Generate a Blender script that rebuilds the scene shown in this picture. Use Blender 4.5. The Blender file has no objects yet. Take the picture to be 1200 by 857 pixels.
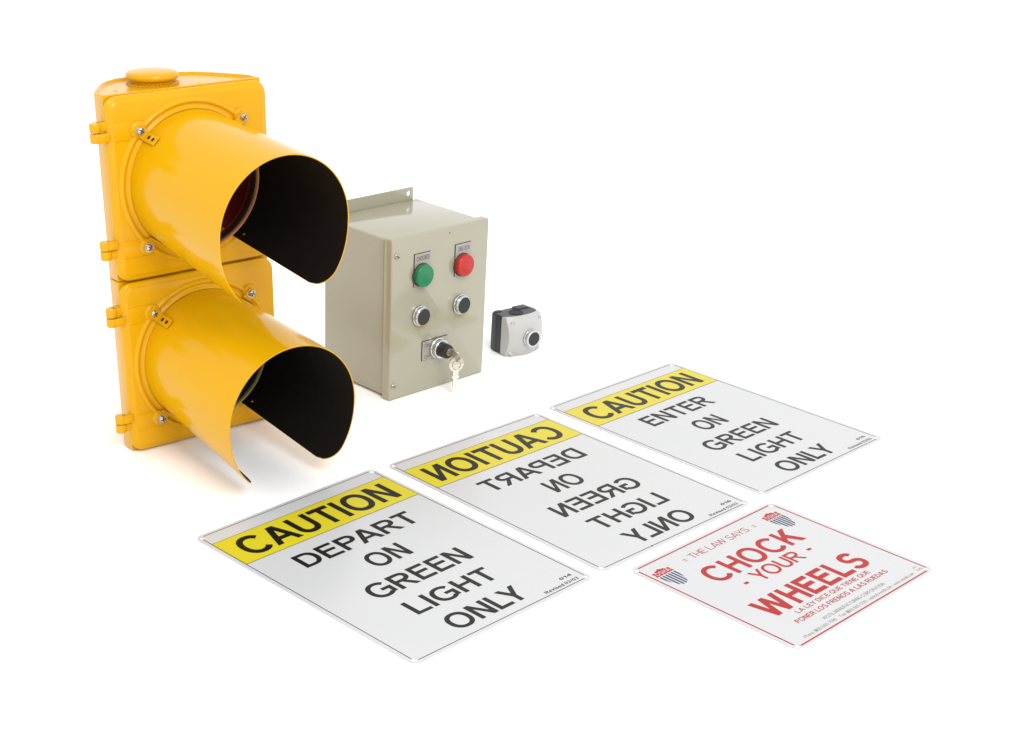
import bpy, bmesh, math, random
from mathutils import Vector, Matrix
from mathutils.geometry import delaunay_2d_cdt
V = Vector
PI = math.pi
random.seed(7)
scene = bpy.context.scene
C = scene.collection

# ------------------------------------------------------------------ camera
# shifted lens: the photograph is an off-centre crop (numbers solved from the corners of the signs and boxes)
F_PX, CX, CY, PITCH, ROLL = 1819.7132, 509.3828, 614.4188, 0.4687, 0.0349
fw = V((0, math.cos(PITCH), -math.sin(PITCH)))
rt0 = V((1, 0, 0)); up0 = rt0.cross(fw)
rt = math.cos(ROLL) * rt0 + math.sin(ROLL) * up0
up = -math.sin(ROLL) * rt0 + math.cos(ROLL) * up0
cam = bpy.data.cameras.new('camera')
cam.sensor_width = 36; cam.lens = F_PX / 1200 * 36
cam.shift_x = -(CX - 600) / 1200; cam.shift_y = (CY - 428.5) / 1200
cam.clip_start = 0.05; cam.clip_end = 200
camo = bpy.data.objects.new('camera', cam); C.objects.link(camo)
camo.matrix_world = Matrix(((rt.x, up.x, -fw.x, 0), (rt.y, up.y, -fw.y, 0), (rt.z, up.z, -fw.z, 0.927), (0, 0, 0, 1)))
scene.camera = camo

# ------------------------------------------------------------------ light: white studio with softboxes
world = bpy.data.worlds.new('World'); scene.world = world; world.use_nodes = True
bg = world.node_tree.nodes['Background']
bg.inputs[0].default_value = (1.0, 1.0, 1.0, 1); bg.inputs[1].default_value = 1.3
def softbox(name, loc, target, sx, sy, power, col=(1, 1, 1)):
    l = bpy.data.lights.new(name, 'AREA'); l.shape = 'RECTANGLE'; l.size = sx; l.size_y = sy; l.energy = power; l.color = col
    o = bpy.data.objects.new(name, l); C.objects.link(o); o.location = loc
    o.rotation_euler = (V(target) - V(loc)).to_track_quat('-Z', 'Y').to_euler()
    return o
softbox('key_softbox', (2.0, -2.2, 4.2), (0.0, 2.2, 0), 2.6, 2.6, 195, (1.0, 0.985, 0.965))
vs = scene.view_settings
vs.view_transform = 'Standard'; vs.look = 'None'; vs.exposure = 0.0; vs.gamma = 1.0; vs.use_curve_mapping = False

# ------------------------------------------------------------------ materials
def mat(name, col, rough=0.5, metal=0.0, spec=0.5, coat=0.0, coat_rough=0.05, bump=None, mottle=None, rvar=0.0, aniso=0.0):
    m = bpy.data.materials.new(name); m.use_nodes = True
    nt = m.node_tree; b = nt.nodes['Principled BSDF']
    b.inputs['Base Color'].default_value = (*col, 1); b.inputs['Roughness'].default_value = rough
    b.inputs['Metallic'].default_value = metal; b.inputs['Specular IOR Level'].default_value = spec
    b.inputs['Coat Weight'].default_value = coat; b.inputs['Coat Roughness'].default_value = coat_rough
    tc = nt.nodes.new('ShaderNodeTexCoord')
    def noise(scale, detail=3, vec_scale=None):
        n = nt.nodes.new('ShaderNodeTexNoise'); n.inputs['Scale'].default_value = scale; n.inputs['Detail'].default_value = detail
        src = tc.outputs['Object']
        if vec_scale:
            mp = nt.nodes.new('ShaderNodeMapping'); mp.inputs['Scale'].default_value = vec_scale
            nt.links.new(src, mp.inputs['Vector']); src = mp.outputs['Vector']
        nt.links.new(src, n.inputs['Vector'])
        return n
    if bump:
        n = noise(bump[0], 2, bump[2] if len(bump) > 2 else None); bp = nt.nodes.new('ShaderNodeBump')
        bp.inputs['Strength'].default_value = 1.0; bp.inputs['Distance'].default_value = bump[1]
        nt.links.new(n.outputs['Fac'], bp.inputs['Height']); nt.links.new(bp.outputs['Normal'], b.inputs['Normal'])
        if coat: nt.links.new(bp.outputs['Normal'], b.inputs['Coat Normal'])
    if mottle:
        sc, col2 = mottle[0], mottle[1]
        n = noise(sc, 4); r = nt.nodes.new('ShaderNodeMapRange'); r.inputs[1].default_value = 0.42; r.inputs[2].default_value = 0.68
        nt.links.new(n.outputs['Fac'], r.inputs[0])
        mx = nt.nodes.new('ShaderNodeMix'); mx.data_type = 'RGBA'
        mx.inputs[6].default_value = (*col, 1); mx.inputs[7].default_value = (*col2, 1)
        nt.links.new(r.outputs[0], mx.inputs[0]); nt.links.new(mx.outputs[2], b.inputs['Base Color'])
    if rvar:
        n = noise(14, 4); r = nt.nodes.new('ShaderNodeMapRange')
        r.inputs[3].default_value = max(0.02, rough - rvar); r.inputs[4].default_value = rough + rvar
        nt.links.new(n.outputs['Fac'], r.inputs[0]); nt.links.new(r.outputs[0], b.inputs['Roughness'])
    return m
M = {}
M['floor'] = mat('white_studio_paper', (0.97, 0.97, 0.97), 0.9, spec=0.1)
M['yellow'] = mat('yellow_signal_enamel', (0.63, 0.325, 0.002), 0.17, spec=0.24, bump=(55, 0.00012), mottle=(9, (0.61, 0.306, 0.002)), rvar=0.06)
M['yellow_sheet'] = mat('yellow_visor_enamel', (0.63, 0.330, 0.002), 0.14, spec=0.15, bump=(3, 0.0005), rvar=0.03)
M['visor_black'] = mat('matte_black_visor_inside', (0.0075, 0.0052, 0.0040), 0.62, spec=0.16, bump=(500, 0.00008))
M['red_lens'] = mat('dark_red_lens', (0.06, 0.005, 0.002), 0.12, spec=0.5)
M['green_lens'] = mat('dark_green_lens', (0.006, 0.045, 0.042), 0.12, spec=0.5)
M['red_rim_reflection'] = mat('lens_rim_amber_reflection', (0.50, 0.17, 0.03), 0.3)  # amber raised in the base colour to paint the rim's yellow reflection
M['green_gasket'] = mat('olive_lens_rim', (0.26, 0.20, 0.03), 0.35)
M['rubber'] = mat('black_rubber', (0.012, 0.012, 0.012), 0.6, spec=0.3)
M['steel'] = mat('zinc_screw_steel', (0.55, 0.53, 0.50), 0.28, metal=1.0, bump=(400, 0.0001))
M['recess_shade_and_chip'] = mat('dark_recess_shade_and_chip', (0.06, 0.05, 0.04), 0.5, metal=0.6)  # near-black painted in for shade inside slots and bracket holes; paint chip too
M['beige'] = mat('beige_enclosure_enamel', (0.312, 0.298, 0.220), 0.11, spec=0.95, bump=(60, 0.00003), mottle=(5, (0.300, 0.287, 0.210)), rvar=0.03)
M['plate'] = mat('satin_label_plate', (0.34, 0.32, 0.29), 0.38, metal=0.25)
M['plate_edge_shadow'] = mat('dark_label_edge_shadow', (0.03, 0.028, 0.02), 0.6)  # near-black painted in as the plates' edge shadow; indicator collars share it
M['engrave'] = mat('engraved_dark_fill', (0.045, 0.05, 0.07), 0.6)
M['chrome'] = mat('polished_chrome', (0.60, 0.60, 0.61), 0.14, metal=1.0)
M['black_plastic'] = mat('black_button_plastic', (0.018, 0.018, 0.019), 0.45, spec=0.4)
M['btn_green'] = mat('green_button_plastic', (0.004, 0.17, 0.062), 0.25, spec=0.5)
M['btn_red'] = mat('red_button_plastic', (0.42, 0.010, 0.008), 0.25, spec=0.5)
M['key'] = mat('nickel_key_metal', (0.80, 0.77, 0.69), 0.20, metal=1.0, bump=(300, 0.0003))
M['key_dark'] = mat('worn_key_metal', (0.42, 0.40, 0.32), 0.33, metal=1.0, bump=(300, 0.0003))
M['station_grey'] = mat('light_grey_station_plastic', (0.43, 0.43, 0.415), 0.36, spec=0.4, bump=(700, 0.00003))
M['station_black'] = mat('black_station_plastic', (0.022, 0.023, 0.025), 0.42, spec=0.45)
M['sheet'] = mat('white_sign_enamel', (0.508, 0.51, 0.514), 0.25, spec=0.42, bump=(4.5, 0.0011), mottle=(3, (0.496, 0.501, 0.51)))
M['print_black'] = mat('black_sign_print', (0.008, 0.0075, 0.006), 0.42, spec=0.20)
M['print_yellow'] = mat('yellow_sign_print', (0.56, 0.475, 0.018), 0.34, spec=0.25)
M['print_red'] = mat('red_sign_print', (0.36, 0.008, 0.006), 0.4, spec=0.25)
M['print_navy'] = mat('navy_sign_print', (0.010, 0.028, 0.085), 0.4, spec=0.25)
M['print_grey'] = mat('grey_small_print', (0.19, 0.18, 0.18), 0.4)
M['print_white'] = mat('white_small_print', (0.50, 0.50, 0.50), 0.35)

# ------------------------------------------------------------------ mesh helpers
def empty(name, M4, label, cat, group=None):
    o = bpy.data.objects.new(name, None); C.objects.link(o); o.matrix_world = M4; o.empty_display_size = 0.05
    o['label'] = label; o['category'] = cat
    if group: o['group'] = group
    return o
def obj(name, me, m, parent=None, loc=None, rot=None, label=None, smooth=None):
    o = bpy.data.objects.new(name, me); C.objects.link(o)
    for x in (m if isinstance(m, (list, tuple)) else [m]):
        if len(me.materials) < 8 and not (x.name in me.materials): me.materials.append(x)
    if parent: o.parent = parent
    if loc: o.location = loc
    if rot: o.rotation_euler = rot
    if label: o['label'] = label
    return o
def finish(bm, name, smooth=35):
    bmesh.ops.recalc_face_normals(bm, faces=bm.faces)
    me = bpy.data.meshes.new(name); bm.to_mesh(me); bm.free()
    if smooth:
        me.shade_smooth(); me.set_sharp_from_angle(angle=math.radians(smooth))
    return me
def lathe(profile, n=64, a0=0, a1=2 * PI, axis='y', closed_profile=False):
    """profile [(radius, height)], revolved about the local -Y (axis='y': height goes to -Y, i.e. towards the viewer) or Z"""
    bm = bmesh.new(); full = abs(a1 - a0 - 2 * PI) < 1e-6; rows = []
    cnt = n if full else n + 1
    for i in range(cnt):
        t = a0 + (a1 - a0) * i / n; row = []
        for r, h in profile:
            if axis == 'y': row.append(bm.verts.new((r * math.cos(t), -h, r * math.sin(t))))
            else: row.append(bm.verts.new((r * math.cos(t), r * math.sin(t), h)))
        rows.append(row)
    m = len(profile)
    for i in range(n if full else cnt - 1):
        A, B = rows[i], rows[(i + 1) % cnt]
        for j in range(m if closed_profile else m - 1):
            k = (j + 1) % m
            try: bm.faces.new((A[j], A[k], B[k], B[j]))
            except ValueError: pass
    bmesh.ops.remove_doubles(bm, verts=bm.verts, dist=1e-6)
    return bm
def rbox(x0, y0, z0, x1, y1, z1, bev=0.0, seg=2, bm=None):
    own = bm is None
    b = bmesh.new()
    vs_ = [b.verts.new((x, y, z)) for x in (x0, x1) for y in (y0, y1) for z in (z0, z1)]
    for f in ((0, 1, 3, 2), (4, 6, 7, 5), (0, 4, 5, 1), (2, 3, 7, 6), (0, 2, 6, 4), (1, 5, 7, 3)):
        b.faces.new([vs_[i] for i in f])
    bmesh.ops.recalc_face_normals(b, faces=b.faces)
    if bev: bmesh.ops.bevel(b, geom=list(b.edges), offset=bev, segments=seg, affect='EDGES', profile=0.5)
    if own: return b
    tmp = bpy.data.meshes.new('tmp'); b.to_mesh(tmp); b.free(); bm.from_mesh(tmp); bpy.data.meshes.remove(tmp)
    return bm
def join_into(bm, other, mtx=None):
    if mtx is not None: bmesh.ops.transform(other, matrix=mtx, verts=other.verts)
    tmp = bpy.data.meshes.new('tmp'); other.to_mesh(tmp); other.free(); bm.from_mesh(tmp); bpy.data.meshes.remove(tmp)
    return bm
def rr_outline(x0, z0, x1, z1, R, n=8):
    pts = []
    for cx, cz, a in ((x1 - R, z1 - R, 0), (x0 + R, z1 - R, PI / 2), (x0 + R, z0 + R, PI), (x1 - R, z0 + R, 1.5 * PI)):
        for i in range(n + 1):
            t = a + PI / 2 * i / n; pts.append((cx + R * math.cos(t), cz + R * math.sin(t)))
    return pts
def loft(rings, cap0=True, cap1=True):
    """rings: lists of 3-D points with equal counts"""
    bm = bmesh.new(); R = [[bm.verts.new(p) for p in r] for r in rings]
    n = len(rings[0])
    for a, b in zip(R, R[1:]):
        for i in range(n):
            bm.faces.new((a[i], a[(i + 1) % n], b[(i + 1) % n], b[i]))
    if cap0: bm.faces.new(R[0][::-1])
    if cap1: bm.faces.new(R[-1])
    return bm
def tube(path, r, n=8, closed=False):
    bm = bmesh.new(); rows = []
    m = len(path)
    for i, p in enumerate(path):
        a = path[(i - 1) % m] if (closed or i > 0) else p; b = path[(i + 1) % m] if (closed or i < m - 1) else p
        d = (V(b) - V(a)).normalized(); s = d.cross(V((0.3, 0.2, 0.93))).normalized(); t = d.cross(s)
        rows.append([bm.verts.new(V(p) + r * (math.cos(2 * PI * k / n) * s + math.sin(2 * PI * k / n) * t)) for k in range(n)])
    for i in range(m if closed else m - 1):
        A, B = rows[i], rows[(i + 1) % m]
        for k in range(n): bm.faces.new((A[k], A[(k + 1) % n], B[(k + 1) % n], B[k]))
    if not closed: bm.faces.new(rows[0][::-1]); bm.faces.new(rows[-1])
    return bm

# ------------------------------------------------------------------ lettering: grotesque capitals drawn as strokes, merged to flat meshes
def R_(x0, y0, x1, y1): return [(x0, y0), (x1, y0), (x1, y1), (x0, y1)]
def arc(cx, cy, rx, ry, a0, a1, s, t, n=18):
    out = []
    for i in range(n):
        p, q = (math.radians(a0 + (a1 - a0) * k / n) for k in (i, i + 1))
        def o(a, f):
            c, d = math.cos(a), math.sin(a)
            # squarer than an ellipse, as grotesque round letters are
            e = 0.90
            c2 = math.copysign(abs(c) ** e, c); d2 = math.copysign(abs(d) ** e, d)
            return (cx + (rx - (s if f else 0)) * c2, cy + (ry - (t if f else 0)) * d2)
        out.append([o(p, 0), o(q, 0), o(q, 1), o(p, 1)])
    return out
def glyph(ch, s):
    """returns (polygons, width); cap height 1, s = stem weight"""
    t = s * 0.86; k = s * 1.08
    G = []
    if ch == 'A':
        w = 0.93 + s * .3; h = w / 2; G = [[(0, 0), (k, 0), (h + k * .42, 1), (h - k * .58, 1)], [(w, 0), (w - k, 0), (h - k * .42, 1), (h + k * .58, 1)], R_(h * .40, .225, w - h * .40, .225 + t)]
    elif ch == 'C': w = .93; G = arc(.49, .5, .49, .52, 38, 322, s, t, 26)
    elif ch == 'D': w = .86; G = [R_(0, 0, s, 1), R_(s, 0, .42, t), R_(s, 1 - t, .42, 1)] + arc(.40, .5, .46, .5, -90, 90, s, t)
    elif ch in 'EF':
        w = .74 if ch == 'E' else .68; G = [R_(0, 0, s, 1), R_(s, 1 - t, w - .02, 1), R_(s, .455, w - .07, .455 + t)]
        if ch == 'E': G.append(R_(s, 0, w, t))
    elif ch == 'G': w = .98; G = arc(.50, .5, .50, .52, 40, 318, s, t, 26) + [R_(.53, .40, w, .40 + t), R_(w - s * .95, .10, w, .42)]
    elif ch == 'H': w = .80; G = [R_(0, 0, s, 1), R_(w - s, 0, w, 1), R_(s, .445, w - s, .445 + t)]
    elif ch == 'I': w = s; G = [R_(0, 0, s, 1)]
    elif ch == 'K': w = .86; G = [R_(0, 0, s, 1), [(s, .30), (s, .30 + k * 1.25), (w - k * 1.5, 1), (w - .02, 1)], [(.30, .52), (.30 + s * .9, .52 + s * .95), (w + .02, 0), (w - k * 1.15, 0)]]
    elif ch == 'L': w = .69; G = [R_(0, 0, s, 1), R_(s, 0, w, t)]
    elif ch == 'M': w = .96; G = [R_(0, 0, s, 1), R_(w - s, 0, w, 1), [(s * .2, 1), (s * 1.3, 1), (w / 2 + s * .45, 0), (w / 2 - s * .45, 0)], [(w - s * .2, 1), (w - s * 1.3, 1), (w / 2 - s * .45, 0), (w / 2 + s * .45, 0)]]
    elif ch == 'N': w = .81; G = [R_(0, 0, s, 1), R_(w - s, 0, w, 1), [(s * .1, 1), (s * 1.12, 1), (w - s * .1, 0), (w - s * 1.12, 0)]]
    elif ch in 'OQ':
        w = 1.0; G = arc(.5, .5, .5, .52, 0, 360, s, t, 36)
        if ch == 'Q': G.append([(.50, .24), (.58, .32), (1.0, -.04), (.92, -.12)])
    elif ch in 'PRB':
        w = .80 if ch != 'R' else .86; G = [R_(0, 0, s, 1), R_(s, 1 - t, .46, 1), R_(s, .42, .46, .42 + t)] + arc(.46, .71, w - .46 - (.03 if ch == 'R' else 0), .29, -90, 90, s, t)
        if ch == 'R': G.append([(.34, .44), (.34 + k, .44), (w + .03, 0), (w + .03 - k * 1.15, 0)])
    elif ch == 'S': 
        w = .83; ry = (.52 + t / 2) / 2; G = arc(w / 2, 1.02 - ry, w / 2 - .03, ry, 18, 270, s, t) + arc(w / 2, ry - .02, w / 2, ry, 90, -165, s, t)
    elif ch == 'T': w = .78; G = [R_(0, 1 - t, w, 1), R_(w / 2 - s / 2, 0, w / 2 + s / 2, 1 - t)]
    elif ch == 'U': w = .81; G = [R_(0, .34, s, 1), R_(w - s, .34, w, 1)] + arc(w / 2, .36, w / 2, .38, 180, 360, s, t, 22)
    elif ch == 'V': w = .90; G = [[(0, 1), (k, 1), (w / 2 + k * .5, 0), (w / 2 - k * .5, 0)], [(w, 1), (w - k, 1), (w / 2 - k * .5, 0), (w / 2 + k * .5, 0)]]
    elif ch == 'W':
        w = 1.30; a, b, c = w * .27, w / 2, w * .73
        G = [[(0, 1), (k, 1), (a + k * .45, 0), (a - k * .5, 0)], [(b - k * .45, 1), (b + k * .45, 1), (a + k * .5, 0), (a - k * .45, 0)],
             [(b - k * .45, 1), (b + k * .45, 1), (c + k * .45, 0), (c - k * .5, 0)], [(w, 1), (w - k, 1), (c - k * .45, 0), (c + k * .5, 0)]]
    elif ch == 'X': w = .85; G = [[(0, 1), (k, 1), (w, 0), (w - k, 0)], [(w, 1), (w - k, 1), (0, 0), (k, 0)]]
    elif ch == 'Y': w = .88; G = [R_(w / 2 - s / 2, 0, w / 2 + s / 2, .45), [(0, 1), (k * 1.05, 1), (w / 2 + s / 2, .41), (w / 2 - s / 2, .38)], [(w, 1), (w - k * 1.05, 1), (w / 2 - s / 2, .41), (w / 2 + s / 2, .38)]]
    elif ch == '-': w = .30; G = [R_(0, .33, w, .33 + s)]
    elif ch == '=': w = .50; G = [R_(0, .22, w, .22 + t), R_(0, .52, w, .52 + t)]
    elif ch == '/': w = .36; G = [[(0, 0), (s * .8, 0), (w, 1), (w - s * .8, 1)]]
    elif ch == '.': w = s; G = [R_(0, 0, s, s)]
    elif ch == '(': w = .26; G = arc(.36, .40, .36, .66, 125, 235, s * .8, t, 8)
    elif ch == ')': w = .26; G = arc(-.1, .40, .36, .66, -55, 55, s * .8, t, 8)
    elif ch == '@': w = 1.0; G = arc(.5, .4, .5, .55, 0, 310, s * .7, t * .7, 20) + arc(.5, .4, .26, .28, 0, 360, s * .7, t * .7, 12)
    elif ch in '08':
        w = .66
        if ch == '0': G = arc(.33, .5, .33, .52, 0, 360, s, t, 24)
        else: G = arc(.33, .74, .29, .27, 0, 360, s, t, 16) + arc(.33, .26, .33, .28, 0, 360, s, t, 16)
    elif ch == '1': w = .42; G = [R_(w - s, 0, w, 1), [(0, .68), (w - s, .80), (w - s, 1), (0, .84)]]
    elif ch == '2': w = .66; G = arc(.33, .70, .33, .32, 170, -35, s, t, 14) + [[(0, t), (k * 1.2, t), (.60, .56), (.52, .40)], R_(0, 0, w, t)]
    elif ch == '3': w = .66; G = arc(.32, .74, .30, .28, 165, -90, s, t, 14) + arc(.32, .28, .34, .30, 90, -165, s, t, 14)
    elif ch == '4': w = .70; G = [R_(w * .62, 0, w * .62 + s, 1), R_(0, .22, w, .22 + t), [(0, .30), (s, .30), (w * .62 + s * .3, 1), (w * .62 - s * .4, 1)]]
    elif ch == '5': w = .66; G = [R_(.08, 1 - t, .62, 1), R_(.06, .46, .06 + s, 1)] + arc(.32, .33, .34, .35, 120, -160, s, t, 16)
    elif ch in '69':
        w = .66; G = arc(.33, .33, .33, .35, 0, 360, s, t, 18) + arc(.40, .52, .40, .50, 70, 190, s, t, 10)
        if ch == '9': G = [[(w - x, 1 - y) for x, y in P] for P in G]
    elif ch == '7': w = .64; G = [R_(0, 1 - t, w, 1), [(.16, 0), (.16 + k, 0), (w, 1 - t), (w - k, 1 - t)]]
    elif ch in 'aodeqc':
        w = .66; xr = .37
        if ch == 'c': G = arc(.33, .36, .33, .38, 45, 315, s, t, 16)
        elif ch == 'e': G = arc(.33, .36, .33, .38, 0, 320, s, t, 18) + [R_(s * .8, .30, w - s * .5, .30 + t * .8)]
        else:
            G = arc(.33, .36, .33, .38, 0, 360, s, t, 18)
            if ch == 'd': G.append(R_(w - s, 0, w, 1))
            if ch == 'a': G.append(R_(w - s, 0, w, .72))
    elif ch == 'v': w = .64; G = [[(0, .72), (k, .72), (w / 2 + k * .5, 0), (w / 2 - k * .5, 0)], [(w, .72), (w - k, .72), (w / 2 - k * .5, 0), (w / 2 + k * .5, 0)]]
    elif ch == 'w': w = .95; G = [[(0, .72), (k, .72), (.27, 0), (.27 - k, 0)], [(.43, .72), (.52, .72), (.27, 0), (.27 - k, 0)], [(.43, .72), (.52, .72), (.27 + .42, 0), (.27 + .42 + k * .6, 0)], [(w, .72), (w - k, .72), (.68, 0), (.68 + k, 0)]]
    elif ch == 'x': w = .62; G = [[(0, .72), (k, .72), (w, 0), (w - k, 0)], [(w, .72), (w - k, .72), (0, 0), (k, 0)]]
    elif ch == 'i': w = s; G = [R_(0, 0, s, .72), R_(0, .85, s, 1)]
    elif ch == 'l': w = s; G = [R_(0, 0, s, 1)]
    elif ch == 't': w = .36; G = [R_(.1, 0, .1 + s, .95), R_(0, .60, w, .60 + t)]
    elif ch == 'f': w = .36; G = [R_(.1, 0, .1 + s, 1), R_(0, .60, w, .60 + t), R_(.1, 1 - t, w, 1)]
    elif ch in 'hn': w = .60; G = [R_(0, 0, s, 1 if ch == 'h' else .72), R_(w - s, 0, w, .46)] + arc(w / 2, .44, w / 2, .30, 0, 180, s, t, 12)
    elif ch == 'm': w = .95; G = [R_(0, 0, s, .72), R_(w - s, 0, w, .46), R_(w / 2 - s / 2, 0, w / 2 + s / 2, .5)] + arc(w * .27, .44, w * .27, .30, 0, 180, s, t, 10) + arc(w * .73, .44, w * .27, .30, 0, 180, s, t, 10)
    elif ch == 's': w = .58; ry = .205 + t / 4; G = arc(w / 2, .74 - ry, w / 2, ry, 20, 270, s, t, 10) + arc(w / 2, ry - .02, w / 2, ry, 90, -160, s, t, 10)
    else: w = .35
    return G, w
def flat_from_polys(polys, extra=None):
    """merge overlapping flat polygons into one clean triangulation"""
    vs2, fs = [], []
    for P in polys:
        ar = sum(P[i][0] * P[(i + 1) % len(P)][1] - P[(i + 1) % len(P)][0] * P[i][1] for i in range(len(P)))
        if abs(ar) < 1e-9: continue
        Q = P if ar > 0 else P[::-1]
        fs.append(list(range(len(vs2), len(vs2) + len(Q)))); vs2 += [V(p) for p in Q]
    v, e, f, ov, oe, of = delaunay_2d_cdt(vs2, [], fs, 0, 1e-5)
    return v, [t for t, o in zip(f, of) if o]
KERN = {'PA': -.17, 'CA': -.07, 'AU': -.05, 'LY': -.20, 'AY': -.13, 'AR': -.05, 'LA': -.02, 'AW': -.13, 'RT': -.05, 'YO': -.08, 'EY': -.06, 'SA': -.05, 'YS': -.05, 'FA': -.13, 'KE': -.03, 'DA': -.06, 'FR': -.02, 'UT': -.02}
def text_polys(txt, s, gap=0.13, space=0.36):
    x = 0; groups = []; prev = ''
    for ch in txt:
        if ch == ' ': x += space; prev = ''; continue
        G, w = glyph(ch, s)
        x += KERN.get(prev + ch, 0.0); prev = ch
        groups.append([[(px + x, py) for px, py in P] for P in G]); x += w + gap
    xs = [p[0] for g in groups for P in g for p in P]
    return groups, min(xs), max(xs)
class Flat:
    """flat print collected in sheet coordinates (u right, v down, metres) and laid on the sheet by a mapping"""
    def __init__(self, fn, h): self.fn = fn; self.h = h; self.v = []; self.f = []
    def add(self, v, f, tr):
        n = len(self.v); self.v += [self.fn(*tr(p[0], p[1]), self.h) for p in v]; self.f += [[i + n for i in t] for t in f]
    def text(self, txt, u0, u1, vtop, vbase, s, gap=0.13, mirror=None, space=0.36):
        groups, a, b = text_polys(txt, s, gap, space)
        sx = (u1 - u0) / (b - a); H = vbase - vtop
        for g in groups:
            v, f = flat_from_polys(g)
            def tr(x, y):
                u = u0 + (x - a) * sx
                if mirror is not None: u = mirror - u
                return (u / 1000, (vbase - y * H) / 1000)
            self.add(v, f, tr)
        return self
    def rect(self, u0, v0, u1, v1, nu=1, nv=1):
        v = []; f = []
        for i in range(nu + 1):
            for j in range(nv + 1): v.append(((u0 + (u1 - u0) * i / nu) / 1000, (v0 + (v1 - v0) * j / nv) / 1000))
        for i in range(nu):
            for j in range(nv): a = i * (nv + 1) + j; f.append([a, a + 1, a + nv + 2, a + nv + 1])
        self.add(v, f, lambda x, y: (x, y)); return self
    def poly(self, P):
        v, f = flat_from_polys([[(x / 10, y / 10) for x, y in P]]); self.add(v, f, lambda x, y: (x / 100, y / 100)); return self
    def build(self, name, m, parent, label=None):
        me = bpy.data.meshes.new(name); me.from_pydata([tuple(p) for p in self.v], [], self.f); me.update()
        bm = bmesh.new(); bm.from_mesh(me)
        up_ = parent.get('_n', 2) if parent else 2
        bmesh.ops.recalc_face_normals(bm, faces=bm.faces); bm.to_mesh(me); bm.free()
        return obj(name, me, m, parent, label=label)

# ------------------------------------------------------------------ floor
bm = bmesh.new()
bmesh.ops.create_grid(bm, x_segments=8, y_segments=8, size=30)
fl = obj('floor', finish(bm, 'floor', None), M['floor']); fl['kind'] = 'structure'

# ------------------------------------------------------------------ signs
def placed(x, y, a, z=0.0): return Matrix.Translation((x * 0.927, y * 0.927, z)) @ Matrix.Rotation(a, 4, 'Z')
def sheet_mesh(W, H, R, holes, fn, th=0.0009, name='panel'):
    out = rr_outline(0, 0, W, H, R, 8); vs2 = [V(p) for p in out]; ed = [(i, (i + 1) % len(out)) for i in range(len(out))]
    for hx, hy, hr in holes:
        n0 = len(vs2); k = 16
        vs2 += [V((hx + hr * math.cos(2 * PI * i / k), hy + hr * math.sin(2 * PI * i / k))) for i in range(k)]
        ed += [(n0 + i, n0 + (i + 1) % k) for i in range(k)]
    nb = len(vs2)
    for i in range(1, 12):
        for j in range(1, 15):
            p = V((W * i / 12, H * j / 15))
            if all((p - V((hx, hy))).length > hr * 1.6 for hx, hy, hr in holes): vs2.append(p)
    v, e, f, *_ = delaunay_2d_cdt(vs2, ed, [], 0, 1e-7)
    def inside(c):
        for hx, hy, hr in holes:
            if (c - V((hx, hy))).length < hr * 0.97: return False
        dx = max(R - c.x, c.x - (W - R), 0); dy = max(R - c.y, c.y - (H - R), 0)
        return 0 <= c.x <= W and 0 <= c.y <= H and (dx * dx + dy * dy <= R * R or dx == 0 or dy == 0)
    tris = [t for t in f if inside((v[t[0]] + v[t[1]] + v[t[2]]) / 3)]
    bm = bmesh.new()
    top = [bm.verts.new(fn(p.x, p.y, th)) for p in v]
    for t in tris: bm.faces.new([top[i] for i in t])
    r = bmesh.ops.extrude_face_region(bm, geom=list(bm.faces))
    for el in r['geom']:
        if isinstance(el, bmesh.types.BMVert): el.co.z -= th - 0.0002
    bmesh.ops.delete(bm, geom=[x for x in bm.verts if not x.link_faces], context='VERTS')
    return finish(bm, name, 30)
def sheet_fn(W, H, lift=0.0):
    def fn(u, v, h): return V((u, -v, h + lift * (u / W) * (1 - v / H)))
    return fn
SW, SH = 0.3092, 0.4103
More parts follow.
